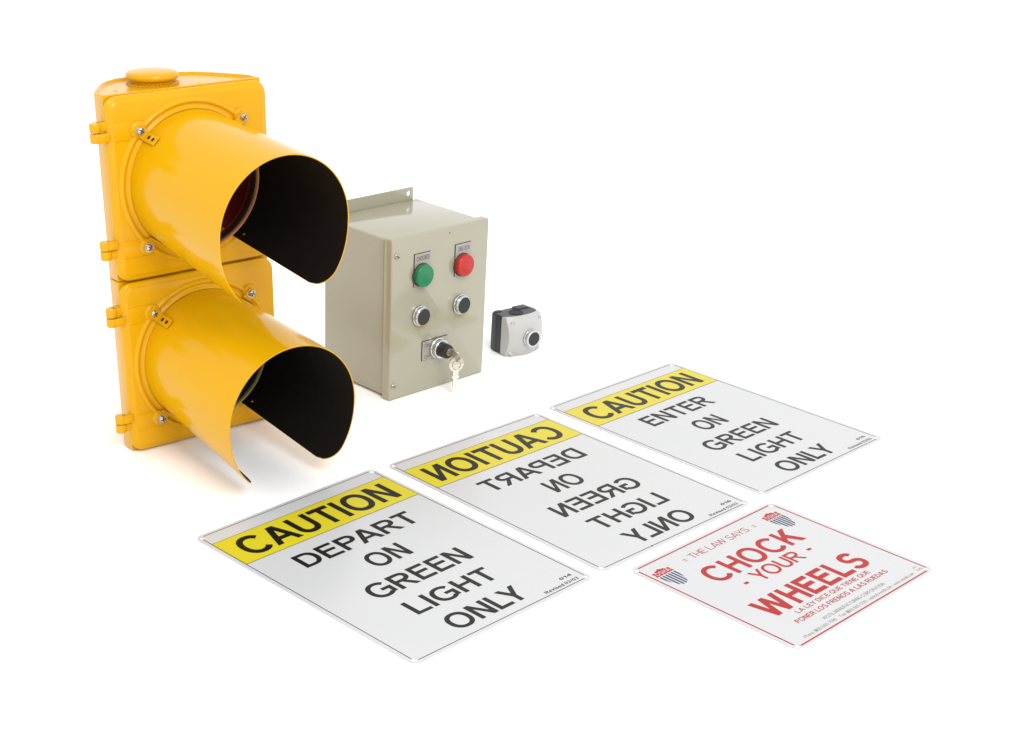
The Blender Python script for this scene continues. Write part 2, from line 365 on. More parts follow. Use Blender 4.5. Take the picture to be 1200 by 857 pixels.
def caution_sign(x, y, a, lift, lines, num, mirrored, label):
    root = empty('caution_sign', placed(x, y, a, 0.0003), label, 'sign', 'yellow headed caution signs lying flat')
    fn = sheet_fn(SW, SH, lift)
    holes = [(0.0072, 0.0082, 0.0034), (SW - .0072, 0.0082, 0.0034), (0.0072, SH - .0082, 0.0034), (SW - .0072, SH - .0082, 0.0034)]
    obj('panel', sheet_mesh(SW, SH, 0.0115, holes, fn), M['sheet'], root)
    top = 0.0009 + 0.00018
    w, h = SW * 1000, SH * 1000; i = 5.2; g = 11; t = 1.05
    b = Flat(fn, top)
    for (u0, v0, u1, v1) in ((g, i, w - g, i + t), (g, h - i - t, w - g, h - i), (i, g + 1, i + t, h - g - 1), (w - i - t, g + 1, w - i, h - g - 1)):
        b.rect(u0, v0, u1, v1, 6 if u1 - u0 > 50 else 1, 8 if v1 - v0 > 50 else 1)
    b.build('border_line', M['print_black'], root)
    bd = Flat(fn, top + .00008); bd.rect(i + t, 30.5, w - i - t, 101, 12, 4); band = bd.build('yellow_band', M['print_yellow'], root)
    e = Flat(fn, top + .00016); e.rect(i + t, 30.2, w - i - t, 30.9, 6, 1); e.rect(i + t, 100.7, w - i - t, 101.4, 6, 1); e.build('band_edge', M['print_black'], root)
    mir = w if mirrored else None
    s = 0.205
    Flat(fn, top + .00024).text('CAUTION', 25.5, 284, 41.5, 90, s, 0.115, mir).build('heading_lettering', M['print_black'], root)
    for txt, u0, u1, v0, v1 in lines:
        Flat(fn, top).text(txt, u0, u1, v0, v1, 0.192, 0.12, mir).build('line_lettering', M['print_black'], root)
    if mirrored: Flat(fn, top + .0001).poly([(100.2, 404.6), (103.8, 403.2), (105.2, 404.4), (102.5, 406.0)]).build('print_smudge', M['print_black'], root)
    Flat(fn, top).text(num, 271.5, 292, 384, 388.8, 0.20, 0.16).build('number_lettering', M['print_black'], root)
    Flat(fn, top).text('Revised 03/03', 232.5, 292.5, 394.8, 400.2, 0.17, 0.14).build('small_lettering', M['print_black'], root)
    return root
DEP = [('DEPART', 56.5, 254, 124.6, 159), ('ON', 122, 184, 181.8, 217.4), ('GREEN', 69, 233, 241.6, 276.6), ('LIGHT', 80.5, 221.5, 300.3, 333), ('ONLY', 91, 215.5, 356, 390)]
ENT = [('ENTER', 72, 226, 122.4, 157.5), ('ON', 120, 179.5, 183.2, 218.3), ('GREEN', 69.7, 229, 242.2, 276), ('LIGHT', 82.3, 219, 300.3, 333), ('ONLY', 92.3, 214.8, 356.5, 390)]
caution_sign(-0.3329, 1.9051, 0.7925, 0.0045, DEP, '014', False, 'caution sign reading depart on green light only, in normal left to right lettering')
caution_sign(-0.0776, 2.1666, 0.7652, 0.0, DEP, '016', True, 'middle caution sign with its large lettering printed in mirror writing')
caution_sign(0.1815, 2.4219, 0.7782, 0.0, ENT, '015', False, 'caution sign reading enter on green light only, farthest from the yellow signal')

def chock_sign():
    W, H = 0.3047, 0.2552
    root = empty('chock_sign', placed(0.2645, 1.8553, 0.7789, 0.0003), 'white sign with red border and red lettering telling drivers to chock their wheels', 'sign')
    fn = sheet_fn(W, H)
    holes = [(0.0075, 0.0082, 0.0034), (W - .0095, 0.0082, 0.0034), (0.0082, H - .0068, 0.0034), (W - .0095, H - .0078, 0.0034)]
    obj('panel', sheet_mesh(W, H, 0.013, holes, fn), M['sheet'], root)
    top = 0.00108; w, h = 304.7, 255.2; i = 5.2; g = 12; t = 2.1
    b = Flat(fn, top)
    for r in ((g, i, w - g - 2, i + t), (g, h - i - t + 1.5, w - g - 2, h - i + 1.5), (i, g, i + t, h - g + 2), (w - i - t - 1, g, w - i - 1, h - g + 2)): b.rect(*r)
    b.build('red_border', M['print_red'], root)
    F = lambda: Flat(fn, top)
    F().text('THE LAW SAYS', 88, 210, 23.6, 35.2, 0.105, 0.13).build('line_lettering', M['print_red'], root)
    F().text('=', 73, 79, 23.5, 35.5, 0.09).build('equals_mark', M['print_red'], root)
    F().text('=', 221, 227, 23.5, 35.5, 0.09).build('equals_mark', M['print_red'], root)
    F().text('CHOCK', 61, 249, 59.2, 97.2, 0.20, 0.12).build('heading_lettering', M['print_red'], root)
    F().text('YOUR', 106, 204, 104.6, 128.8, 0.17, 0.10).build('line_lettering', M['print_red'], root)
    F().rect(83, 116.3, 90.5, 120.8).build('dash', M['print_red'], root)
    F().rect(220.5, 115.3, 228.5, 119.8).build('dash', M['print_red'], root)
    F().text('WHEELS', 41, 256, 152.8, 192.6, 0.215, 0.12).build('heading_lettering', M['print_red'], root)
    F().text('LA LEY DICE QUE TIENE QUE', 73, 231, 198.3, 205.6, 0.16, 0.17).build('line_lettering', M['print_red'], root)
    F().text('PONER LOS FRENOS A LAS RUEDAS', 53, 250.5, 211.8, 219.6, 0.175, 0.17).build('line_lettering', M['print_red'], root)
    F().text('VESTIL MANUFACTURING CORPORATION', 84, 218, 229.6, 235.0, 0.12, 0.17).build('small_lettering', M['print_grey'], root)
    F().text('Phone (260) 665-7586     Fax (260) 665-1339 - sales@vestil.com - www.vestil.com', 30.5, 271, 239.8, 245.0, 0.10, 0.16).build('small_lettering', M['print_grey'], root)
    F().text('017', 282, 289, 233.8, 237.2, 0.11, 0.16).build('small_lettering', M['print_grey'], root)
    F().text('03/03', 281, 292, 240.2, 243.6, 0.11, 0.16).build('small_lettering', M['print_grey'], root)
    for cu, cv in ((28.6, 32.2), (267, 28.2)):
        # banner with a raised middle over a striped shield
        B = Flat(fn, top); hw = 16.6
        B.poly([(cu - hw, cv - 4.5), (cu - 9.5, cv - 4.5), (cu - 8, cv - 7), (cu - 4.5, cv - 7), (cu, cv - 9.5), (cu + 4.5, cv - 7), (cu + 8, cv - 7), (cu + 9.5, cv - 4.5), (cu + hw, cv - 4.5), (cu + hw - 1.5, cv), (cu + hw, cv + 5), (cu - hw, cv + 5), (cu - hw + 1.5, cv)])
        ban = B.build('crest_banner', M['print_red'], root)
        Flat(fn, top + .00012).text('OSHA', cu - 13, cu + 13, cv - 3.6, cv + 3.4, 0.17, 0.22).build('crest_lettering', M['print_white'], root)
        S = Flat(fn, top)
        for k in range(6):
            u = cu + (k - 2.5) * 5.3; hw2 = 1.35
            def bot(x):
                q = abs(x - cu) / 15.5
                return cv + 7 + 29.5 * max(0.0, 1 - q ** 2.6) ** 0.62
            S.poly([(u - hw2, cv + 7), (u + hw2, cv + 7), (u + hw2, bot(u + hw2)), (u - hw2, bot(u - hw2))])
        S.build('shield_stripes', M['print_navy'], root)
    return root
chock_sign()

# ------------------------------------------------------------------ yellow traffic signal
SIGM = Matrix.Translation((-0.43205, 2.01645, 0.0006)) @ Matrix.Rotation(0.67200, 4, 'Z') @ Matrix.Rotation(-0.00719, 4, 'Y') @ Matrix.Rotation(-0.03267, 4, 'X')
sig = empty('traffic_signal', SIGM, 'yellow two section traffic signal with long cutaway visors, standing upright', 'traffic signal')
W = 0.2455; SEC = 0.2499; CXU = W / 2
# local frame: x along the front, -y towards the viewer, z up; door face plane y = 0
def body_outline(off=0.0):
    P = [(0.0035, 0.012), (0.0035, 0.036), (0.010, 0.050), (0.034, 0.086), (0.052, 0.106), (0.074, 0.119), (0.098, 0.123), (W - 0.098, 0.123), (W - 0.074, 0.119), (W - 0.052, 0.106), (W - 0.034, 0.086), (W - 0.010, 0.050), (W - 0.0035, 0.036), (W - 0.0035, 0.012)]
    if not off: return P
    c = V((W / 2, 0.058)); out = []
    n = len(P)
    for i in range(n):
        a, b, d = V(P[i - 1]), V(P[i]), V(P[(i + 1) % n])
        n1 = V(((b - a).y, -(b - a).x)).normalized(); n2 = V(((d - b).y, -(d - b).x)).normalized()
        m = (n1 + n2); m = m / max(0.6, m.length_squared / 2 if m.length_squared > 0 else 1) / 1.0
        s = 1 if m.dot(b - c) < 0 else -1
        out.append(tuple(b + m * s * off * (1 / max(0.7, (n1.dot(m / m.length)))) / m.length * 1.0))
    return out
for k, (z0, z1) in enumerate(((0.0, SEC - 0.0005), (SEC + 0.0005, 2 * SEC))):
    rim = k == 1
    A = body_outline(); B = body_outline(0.004)
    rings = []
    if k == 0:  # underside slopes up towards the rear so the casting stands on its front rim
        lo = lambda p: 0.0002 + 0.036 * max(0, p[1] - 0.012)
        rings.append([(p[0], p[1], lo(p) + 0.003) for p in B]); rings.append([(p[0], p[1], lo(p)) for p in body_outline(0.002)]); rings.append([(p[0], p[1], lo(p) + 0.002) for p in A])
    else:
        rings.append([(p[0], p[1], z0) for p in body_outline(0.0012)]); rings.append([(p[0], p[1], z0 + .0012) for p in A])
    if rim:
        rings += [[(p[0], p[1], z1 - 0.0015) for p in A], [(p[0], p[1], z1) for p in body_outline(0.0012)], [(p[0], p[1], z1) for p in body_outline(0.0042)], [(p[0], p[1], z1 - 0.0030) for p in body_outline(0.0062)]]
    else:
        rings += [[(p[0], p[1], z1 - 0.0012) for p in A], [(p[0], p[1], z1) for p in body_outline(0.0012)]]
    house = obj('housing', finish(loft(rings), 'housing', 28), M['yellow'], sig)
    if rim:
        # serrated locking boss cast into the top, and bolt lugs
        sb = lathe([(0.0, 0.0), (0.0345, 0.0), (0.0345, 0.0008), (0.0330, 0.0014), (0.0, 0.0014)], 48, axis='z')
        for i in range(36):
            t = 2 * PI * i / 36
            tb = rbox(-0.0050, -0.0011, 0, 0.0050, 0.0011, 0.0014, 0.0004, 1)
            join_into(sb, tb, Matrix.Translation((0.0310 * math.cos(t), 0.0310 * math.sin(t), 0.0008)) @ Matrix.Rotation(t, 4, 'Z'))
        obj('serrated_boss', finish(sb, 'serrated_boss', 40), M['yellow'], house, (0.108, 0.070, z1 - 0.0030))
        for lx, ly in ((0.040, 0.046), (0.062, 0.034), (0.078, 0.030), (0.160, 0.034)):
            obj('cast_lug', finish(lathe([(0.0, 0.0010), (0.0022, 0.0008), (0.0034, 0.0), (0.0036, -0.001)], 20, axis='z'), 'cast_lug', 60), M['yellow'], house, (lx, ly, z1 - 0.0031), (0, 0, random.uniform(-.4, .4)))
# mounting cap on top
cap = lathe([(0.0, -0.006), (0.029, -0.006), (0.029, 0.0005), (0.0335, 0.0006), (0.0354, 0.0018), (0.0362, 0.0046), (0.0356, 0.0074), (0.0338, 0.0096), (0.030, 0.0108), (0.020, 0.0120), (0.010, 0.0127), (0.0, 0.0129)], 72, axis='z')
obj('top_cap', finish(cap, 'top_cap', 50), M['yellow'], sig, (0.108, 0.071, 2 * SEC + 0.0030))

VR, VL, VT = 0.0965, 0.2268, 0.0784   # visor radius, length, downward tilt
def visor_mesh(spread):
    th0, th1 = math.radians(-58), math.radians(241); nt_, nd = 168, 76
    Rc = 0.030; thick = 0.0014
    bm = bmesh.new()
    outer, inner = [], []
    for i in range(nt_ + 1):
        f = i / nt_; t = th0 + (th1 - th0) * f
        s = min(t - th0, th1 - t) * VR
        cut = Rc - math.sqrt(max(0, Rc * Rc - (Rc - s) ** 2)) if s < Rc else 0
        Lmax = VL - cut; ro, ri = [], []
        below = max(0.0, -math.sin(t)) / 0.88
        for j in range(nd + 1):
            d = -0.009 + (Lmax + 0.009) * j / nd
            flare = max(0, d / VL) * (0.0130 * below ** 1.6 + spread * (1 - max(0, math.sin(t))))
            roll = 0.0
            for lst, r in ((ro, VR + flare), (ri, VR + flare - thick)):
                u = r * math.cos(t); v = r * math.sin(t)
                lst.append(bm.verts.new((u, -d, v)))
        outer.append(ro); inner.append(ri)
    holes = set()
    for tt, dd in ((-52, 0.026), (232, 0.026)):
        i = round((math.radians(tt) - th0) / (th1 - th0) * nt_)
        holes.add((i, round((dd + .009) / (VL + .009) * nd)))
    for i in range(nt_):
        for j in range(nd):
            if (i, j) in holes: continue
            f = bm.faces.new((outer[i][j], outer[i + 1][j], outer[i + 1][j + 1], outer[i][j + 1])); f.material_index = 0
            f = bm.faces.new((inner[i][j], inner[i][j + 1], inner[i + 1][j + 1], inner[i + 1][j])); f.material_index = 1
    def side(a, b, c, d):
        f = bm.faces.new((a, b, c, d)); f.material_index = 0
    for i in range(nt_):
        side(outer[i][nd], outer[i + 1][nd], inner[i + 1][nd], inner[i][nd]); side(outer[i][0], inner[i][0], inner[i + 1][0], outer[i + 1][0])
    for j in range(nd):
        side(outer[0][j], outer[0][j + 1], inner[0][j + 1], inner[0][j]); side(outer[nt_][j], inner[nt_][j], inner[nt_][j + 1], outer[nt_][j + 1])
    bmesh.ops.recalc_face_normals(bm, faces=bm.faces)
    me = bpy.data.meshes.new('visor'); bm.to_mesh(me); bm.free(); me.shade_smooth(); me.set_sharp_from_angle(angle=math.radians(40))
    return me
visor_mes = [visor_mesh(0.0034), visor_mesh(0.0002)]
for vm in visor_mes: vm.materials.append(M['yellow_sheet']); vm.materials.append(M['visor_black'])
screw_me = None
def make_screw(r, h):
    bm = lathe([(0.0, h), (r * .55, h * .95), (r * .85, h * .7), (r, h * .3), (r, 0.0), (r * 1.35, 0.0), (r * 1.35, -0.0008)], 20)
    me = finish(bm, 'screw', 40); return me
def slot_mesh(r, h):
    bm = rbox(-r * .75, -h - .0004, -r * .13, r * .75, -h + .0010, r * .13)
    join_into(bm, rbox(-r * .13, -h - .00045, -r * .75, r * .13, -h + .0010, r * .75))
    return finish(bm, 'screw_slot', None)
screw_me = make_screw(0.0050, 0.0042); screw_me.materials.append(M['steel'])
slot_me = slot_mesh(0.0050, 0.0040); slot_me.materials.append(M['recess_shade_and_chip'])
for k in (1, 0):
    zc = SEC * (k + 0.5); z0, z1 = SEC * k + 0.0016, SEC * (k + 1) - 0.0016
    # door: bevelled rounded slab
    def ring(ins, y, R): return [(x, y, z) for x, z in rr_outline(ins, z0 + ins, W - ins, z1 - ins, R, 8)]
    door = obj('door', finish(loft([ring(0.0045, 0.0116, 0.015), ring(0.0042, 0.0092, 0.015), ring(0.0004, 0.0090, 0.019), ring(0.0, 0.0086, 0.019), ring(0.0, 0.0052, 0.019), ring(0.0010, 0.0034, 0.018), ring(0.0038, 0.0026, 0.0165), ring(0.0058, 0.0020, 0.015), ring(0.0078, 0.0004, 0.0135), ring(0.0096, 0.0, 0.012)]), 'door', 50), M['yellow'], sig)
    # raised bands from the hinges, screw bosses
    for s in (1, -1):
        zz = zc + s * 0.0785
        obj('raised_band', finish(rbox(0.0096, -0.0011, zz - 0.0125, 0.046, 0.004, zz + 0.0115, 0.0010, 3), 'raised_band', 50), M['yellow'], door)
    bm = lathe([(0.1125, -0.0005), (0.1112, 0.0018), (0.1092, 0.0036), (0.1074, 0.0040), (0.1056, 0.0030), (0.1042, 0.0012), (0.1020, 0.0012), (0.1004, 0.0026), (0.0988, 0.0040), (0.0970, 0.0040), (0.0956, 0.0026), (0.0940, 0.0010), (0.0935, -0.006)], 96)
    obj('visor_ring', finish(bm, 'visor_ring', 60), M['yellow'], door, (CXU, 0, zc))
    for ang in (135, 45, 225, 315):
        t = math.radians(ang); sx, sz = CXU + 0.111 * math.cos(t), zc + 0.111 * math.sin(t)
        bo = lathe([(0.0125, 0.0), (0.0118, 0.0032), (0.0100, 0.0052), (0.0, 0.0056)], 28)
        obj('screw_boss', finish(bo, 'screw_boss', 60), M['yellow'], door, (sx, 0, sz))
        sc = obj('screw', screw_me, M['steel'], door, (sx, -0.0076, sz)); sc.rotation_euler = (0, random.uniform(0, 1.5), 0)
        sl = bpy.data.objects.new('screw_slot', slot_me); C.objects.link(sl); sl.parent = door; sl.location = (sx, -0.0076, sz); sl.rotation_euler = (0, random.uniform(0, 1.5), 0)
    # hinges on the left: (door knuckle below / housing knuckle above) then reversed
    for dz_door, dz_body in ((0.0735 - 0.0005, 0.0865), (-0.0700, -0.0830)):
        for yy, dz, par, nm in ((0.0, dz_door, door, 'hinge_arm'), (1, dz_body, sig, 'hinge_lug')):
            bm = bmesh.new()
            if nm == 'hinge_arm':
                rbox(-0.0125, -0.0015, zc + dz - 0.0060, 0.0030, 0.0085, zc + dz + 0.0060, 0.0016, 2, bm)
            else:
                rbox(-0.0125, 0.0030, zc + dz - 0.0060, 0.0045, 0.0175, zc + dz + 0.0060, 0.0016, 2, bm)
            kn = lathe([(0.0, -0.0060), (0.0068, -0.0060), (0.0076, -0.0050), (0.0076, 0.0050), (0.0068, 0.0060), (0.0, 0.0060)], 24, axis='z')
            join_into(bm, kn, Matrix.Translation((-0.0135, 0.0062, zc + dz)))
            obj(nm, finish(bm, nm, 45), M['yellow'], par)
    # lens, rim
    is_red = k == 1
    lens = lathe([(0.0, 0.0150), (0.02, 0.0146), (0.04, 0.0132), (0.06, 0.0108), (0.075, 0.0078), (0.085, 0.0050), (0.0885, 0.0030)], 72)
    lo = obj('lens', finish(lens, 'lens', 60), M['red_lens'] if is_red else M['green_lens'], sig, (CXU, -0.0095, zc - 0.0012), (VT, 0, 0), label='dark red lens inside the upper visor' if is_red else 'dark green lens inside the lower visor')
    lo.scale = (0.985, 1, 0.985)
    for r in (0.030, 0.050, 0.068):
        rg = lathe([(r - .0012, 0.016 - 2.4 * r * r - .002), (r, 0.0163 - 2.4 * r * r - .0012), (r + .0012, 0.016 - 2.4 * r * r - .002)], 64)
        obj('lens_ridge', finish(rg, 'lens_ridge', 60), M['red_lens'] if is_red else M['green_lens'], lo)
    gk = lathe([(0.0870, 0.0), (0.0875, 0.006), (0.0885, 0.0078), (0.0900, 0.0078), (0.0908, 0.0060)], 72)
    obj('rubber_gasket', finish(gk, 'rubber_gasket', 60), M['rubber'], lo)
    rm = lathe([(0.0900, 0.0), (0.0902, 0.0092), (0.0912, 0.0112), (0.0932, 0.0118), (0.0943, 0.0100), (0.0943, 0.0)], 72)
    obj('lens_rim', finish(rm, 'lens_rim', 60), M['red_rim_reflection'] if is_red else M['green_gasket'], lo)
    # visor and its four strap brackets
    vo = bpy.data.objects.new('visor', visor_mes[k]); C.objects.link(vo); vo.parent = sig; vo.location = (CXU - 0.0003, -0.0072, zc); vo.rotation_euler = (VT, 0, math.radians(-0.3 if k else 0.25))
    vo['label'] = ('upper' if is_red else 'lower') + ' yellow cutaway visor, black inside'
    for ang in (135, 45, 225, 315):
        t = math.radians(ang)
        bm = rbox(-0.0070, -0.0285, 0, 0.0070, 0.001, 0.0014, 0.0004, 1)          # strap along the visor
        rbox(-0.0070, -0.0010, 0, 0.0070, 0.0004, 0.0200, 0.0004, 1, bm)             # foot under the screw
        Mx = Matrix.Rotation(-t + PI / 2, 4, 'Y')   # strap lies on the outside of the visor
        px, pz = (VR + 0.0014) * math.cos(t), (VR + 0.0014) * math.sin(t)
        Lm = Matrix.Translation((px, -pz * 0 + 0.0, pz)) @ Mx
        me = finish(bm, 'bracket', 30)
        br = obj('bracket', me, M['yellow_sheet'], vo); B0 = Matrix.Translation((0, 0.0012 + pz * math.sin(VT), 0)); br.matrix_local = B0 @ Lm
        if ang in (135, 45):
            for d in (0.0090, 0.0200):
                hb = lathe([(0.0, 0.0), (0.0031, 0.0)], 14, axis='z')
                hm = finish(hb, 'bracket_hole_shade', None)
                ho = obj('bracket_hole_shade', hm, M['recess_shade_and_chip'], vo); ho.matrix_local = B0 @ Lm @ Matrix.Translation((0, -d, 0.0016))
                # dark disc on the solid strap paints the shade of a punched hole

# ------------------------------------------------------------------ control box
BX = placed(-0.0843, 2.4248, 0.7624)
box = empty('control_box', BX, 'beige metal control box with green and red indicators and a keyed switch', 'control box')
BW, BH, BD = 0.2034, 0.2584, 0.1646
# cover: a shallow pan
def pan(x0, z0, x1, z1, y0, y1, R):
    def rg(ins, y, r): return [(x, y, z) for x, z in rr_outline(x0 + ins, z0 + ins, x1 - ins, z1 - ins, r, 4)]
    return loft([rg(0.002, y1, R), rg(0, y1, R), rg(0, y0 + 0.0022, R), rg(0.0007, y0 + 0.0007, R), rg(0.0024, y0, R)])
cover = obj('cover', finish(pan(0, 0, BW, BH, 0.0, 0.0165, 0.0028), 'cover', 50), M['beige'], box)
body = obj('enclosure', finish(rbox(0.0042, 0.0190, 0.0035, BW - 0.0042, BD, BH - 0.0035, 0.0035, 4), 'enclosure', 50), M['beige'], box)
obj('gasket', finish(rbox(0.0055, 0.0160, 0.0048, BW - 0.0055, 0.0195, BH - 0.0048), 'gasket', None), M['rubber'], box)
# mounting flange with a hole: flat strip above the rear edge
def flange():
    x0, x1, zb, zt = 0.010, BW - 0.0125, BH - 0.012, BH + 0.0165; R = 0.003
    vs2 = [V(p) for p in rr_outline(x0, zb, x1, zt, R, 4)]; n = len(vs2); ed = [(i, (i + 1) % n) for i in range(n)]
    holes = [(x1 - 0.0095, zt - 0.0098, 0.0040), (x0 + 0.0095, zt - 0.0098, 0.0040)]
    for hx, hz, hr in holes:
        m = len(vs2); vs2 += [V((hx + hr * math.cos(2 * PI * i / 20), hz + hr * math.sin(2 * PI * i / 20))) for i in range(20)]; ed += [(m + i, m + (i + 1) % 20) for i in range(20)]
    v, e, f, *_ = delaunay_2d_cdt(vs2, ed, [], 0, 1e-7)
    bm = bmesh.new(); tv = [bm.verts.new((p.x, BD + 0.0004, p.y)) for p in v]
    for t in f:
        c = (v[t[0]] + v[t[1]] + v[t[2]]) / 3
        if all((c - V((a, b))).length > r * .97 for a, b, r in holes): bm.faces.new([tv[i] for i in t])
    r = bmesh.ops.extrude_face_region(bm, geom=list(bm.faces))
    for el in r['geom']:
        if isinstance(el, bmesh.types.BMVert): el.co.y += 0.0020
    return finish(bm, 'mounting_flange', 40)
obj('mounting_flange', flange(), M['beige'], box)
cs_me = make_screw(0.0042, 0.0018); cs_me.materials.append(M['key_dark'])
cslot = finish(rbox(-0.0036, -0.0024, -0.0006, 0.0036, -0.0012, 0.0006), 'screw_slot', None); cslot.materials.append(M['recess_shade_and_chip'])
for sx, sz, rot in ((0.0105, 0.232, 0.6), (0.0085, 0.0235, 0.3)):
    s = bpy.data.objects.new('cover_screw', cs_me); C.objects.link(s); s.parent = cover; s.location = (sx, -0.0004, sz)
    sl = bpy.data.objects.new('screw_slot', cslot); C.objects.link(sl); sl.parent = cover; sl.location = (sx, -0.0004, sz); sl.rotation_euler = (0, rot, 0)
bm = lathe([(0.0, 0.0009), (0.0008, 0.0006), (0.0010, 0.0)], 10)
obj('paint_chip', finish(bm, 'paint_chip', None), M['recess_shade_and_chip'], cover, (0.1185, -0.0001, 0.2495))
def box_fn(u, v, h): return V((u, -h, -v))      # u right, v down from z=0, h out of the cover
def label_plate(x0, z0, x1, z1, texts):
    p = obj('label_plate', finish(rbox(x0, -0.0016, z0, x1, -0.0004, z1, 0.0003, 1), 'label_plate', None), M['plate'], box)
    obj('plate_edge_shadow', finish(rbox(x0 - 0.0010, -0.0010, z0 - 0.0004, x1 + 0.0003, 0.0003, z1 + 0.0009), 'plate_edge_shadow', None), M['plate_edge_shadow'], p)  # dark slab offset left and up, standing in for the plate's thickness shadow
    for txt, u0, u1, za, zb, s in texts:
        Flat(box_fn, 0.0018).text(txt, u0, u1, -za, -zb, s, 0.16).build('plate_lettering', M['engrave'], p)
label_plate(0.0460, 0.1775, 0.0785, 0.2280, [('CHOCKED', 49.5, 76, 224.2, 217.3, 0.16)])
label_plate(0.1315, 0.1775, 0.1640, 0.2280, [('UNLOCK', 137, 161, 223.6, 216.8, 0.13)])
label_plate(0.0670, 0.0525, 0.1200, 0.0835, [('ON', 71.5, 81, 79.5, 73.5, 0.11), ('OFF', 71.5, 84, 60.5, 54.5, 0.11)])
def indicator(x, z, m, lab):
    b = obj('indicator', finish(lathe([(0.0165, 0.0), (0.0174, 0.0018), (0.0176, 0.0072), (0.0170, 0.0092), (0.0154, 0.0104), (0.0148, 0.0103), (0.0100, 0.0110), (0.0, 0.0114)], 56), 'indicator', 50), m, box, (x, -0.0016, z), label=lab)
    obj('collar', finish(lathe([(0.0186, 0.0), (0.0186, 0.0014), (0.0174, 0.0020)], 48), 'collar', 40), M['plate_edge_shadow'], b)
indicator(0.0605, 0.1945, M['btn_green'], 'green round indicator under the chocked plate')
indicator(0.1465, 0.1945, M['btn_red'], 'red round indicator under the unlock plate')
def pushbutton(parent, loc, r=0.0152, rot=None, name='push_button', lab=None):
    k = r / 0.0152
    p = obj(name, finish(lathe([(0.0150 * k, 0.0), (0.0155 * k, 0.0010), (0.0155 * k, 0.0030), (0.0146 * k, 0.0036), (0.0146 * k, 0.0052), (0.0150 * k, 0.0060), (0.0148 * k, 0.0086), (0.0138 * k, 0.0098), (0.0120 * k, 0.0098), (0.0112 * k, 0.0080)], 56), name, 35), M['chrome'], parent, loc, rot, lab)
    obj('button_face', finish(lathe([(0.0113 * k, 0.0070), (0.0113 * k, 0.0092), (0.0106 * k, 0.0100), (0.0, 0.0101)], 40), 'button_face', 40), M['black_plastic'], p)
    return p
pushbutton(box, (0.0600, -0.0006, 0.1290), 0.0160, lab='black push button below the green indicator')
pushbutton(box, (0.1462, -0.0006, 0.1300), 0.0160, lab='black push button below the red indicator')
ks = obj('key_switch', finish(lathe([(0.0158, 0.0), (0.0165, 0.0010), (0.0165, 0.0040), (0.0152, 0.0050), (0.0152, 0.0080), (0.0157, 0.0090), (0.0152, 0.0120), (0.0140, 0.0130), (0.0105, 0.0130)], 56), 'key_switch', 35), M['chrome'], box, (0.0975, -0.0018, 0.0685))
obj('lock_barrel', finish(lathe([(0.0112, 0.0110), (0.0112, 0.0130), (0.0118, 0.0150), (0.0112, 0.0260), (0.0100, 0.0282), (0.0070, 0.0282), (0.0065, 0.0272), (0.0, 0.0272)], 40), 'lock_barrel', 35), M['black_plastic'], ks)
obj('lock_core', finish(lathe([(0.0064, 0.0272), (0.0062, 0.0290), (0.0, 0.0292)], 30), 'lock_core', 35), M['key_dark'], ks)

# keys
def key_mesh(bow_r, shank, th, hole=True):
    """flat key in local XZ: bow centred at origin, blade towards -Z"""
    n = 36; pts = []
    hw = bow_r * 0.36; a0 = math.asin(hw / bow_r)
    for i in range(n + 1):
        t = -PI / 2 + a0 + (2 * PI - 2 * a0) * i / n; pts.append((bow_r * math.cos(t), bow_r * math.sin(t)))
    z = -bow_r * 0.95
    left = [(-hw, z - shank * .22), (-hw * 1.35, z - shank * .25), (-hw * 1.35, z - shank * .34), (-hw * .8, z - shank * .38), (-hw * .8, z - shank * .9), (-hw * .2, z - shank)]
    right = [(hw * .25, z - shank), (hw * .7, z - shank * .9), (hw * .45, z - shank * .82), (hw * .85, z - shank * .74), (hw * .35, z - shank * .66), (hw * .9, z - shank * .56), (hw * .5, z - shank * .48), (hw * .9, z - shank * .40), (hw * 1.35, z - shank * .34), (hw * 1.35, z - shank * .25), (hw, z - shank * .22)]
    pts = pts + left + right
    vs2 = [V(p) for p in pts]; m = len(vs2); ed = [(i, (i + 1) % m) for i in range(m)]
    hc = V((0, bow_r * .58)); hr = bow_r * .24
    vs2 += [hc + V((hr * math.cos(2 * PI * i / 14), hr * math.sin(2 * PI * i / 14))) for i in range(14)]; ed += [(m + i, m + (i + 1) % 14) for i in range(14)]
    v, e, f, ov, oe, of = delaunay_2d_cdt(vs2, ed, [list(range(m))], 0, 1e-7)
    bm = bmesh.new(); tv = [bm.verts.new((p.x, -th / 2, p.y)) for p in v]
    for t, o in zip(f, of):
        c = (v[t[0]] + v[t[1]] + v[t[2]]) / 3
        if o and (c - hc).length > hr * .95: bm.faces.new([tv[i] for i in t])
    r = bmesh.ops.extrude_face_region(bm, geom=list(bm.faces))
    for el in r['geom']:
        if isinstance(el, bmesh.types.BMVert): el.co.y += th
    bmesh.ops.delete(bm, geom=[x for x in bm.verts if not x.link_faces], context='VERTS')
    return finish(bm, 'key', 30)
BXc = BX
def in_box(x, off, z): return BXc @ Matrix.Translation((x, -off, z))
k1 = obj('key', key_mesh(0.0115, 0.024, 0.0020), M['key_dark'])
k1.matrix_world = in_box(0.0975, 0.0445, 0.0685) @ Matrix.Rotation(math.radians(62), 4, 'Y') @ Matrix.Rotation(math.radians(90), 4, 'X') @ Matrix.Rotation(0, 4, 'Y')
k1['label'] = 'key standing in the lock of the keyed switch'; k1['category'] = 'key'
k2 = obj('key', key_mesh(0.0125, 0.031, 0.0020), M['key'])
k2.matrix_world = in_box(0.1045, 0.0400, 0.0500) @ Matrix.Rotation(math.radians(3), 4, 'Y') @ Matrix.Rotation(math.radians(-22), 4, 'Z')
k2['label'] = 'bright key hanging loose below the keyed switch'; k2['category'] = 'key'
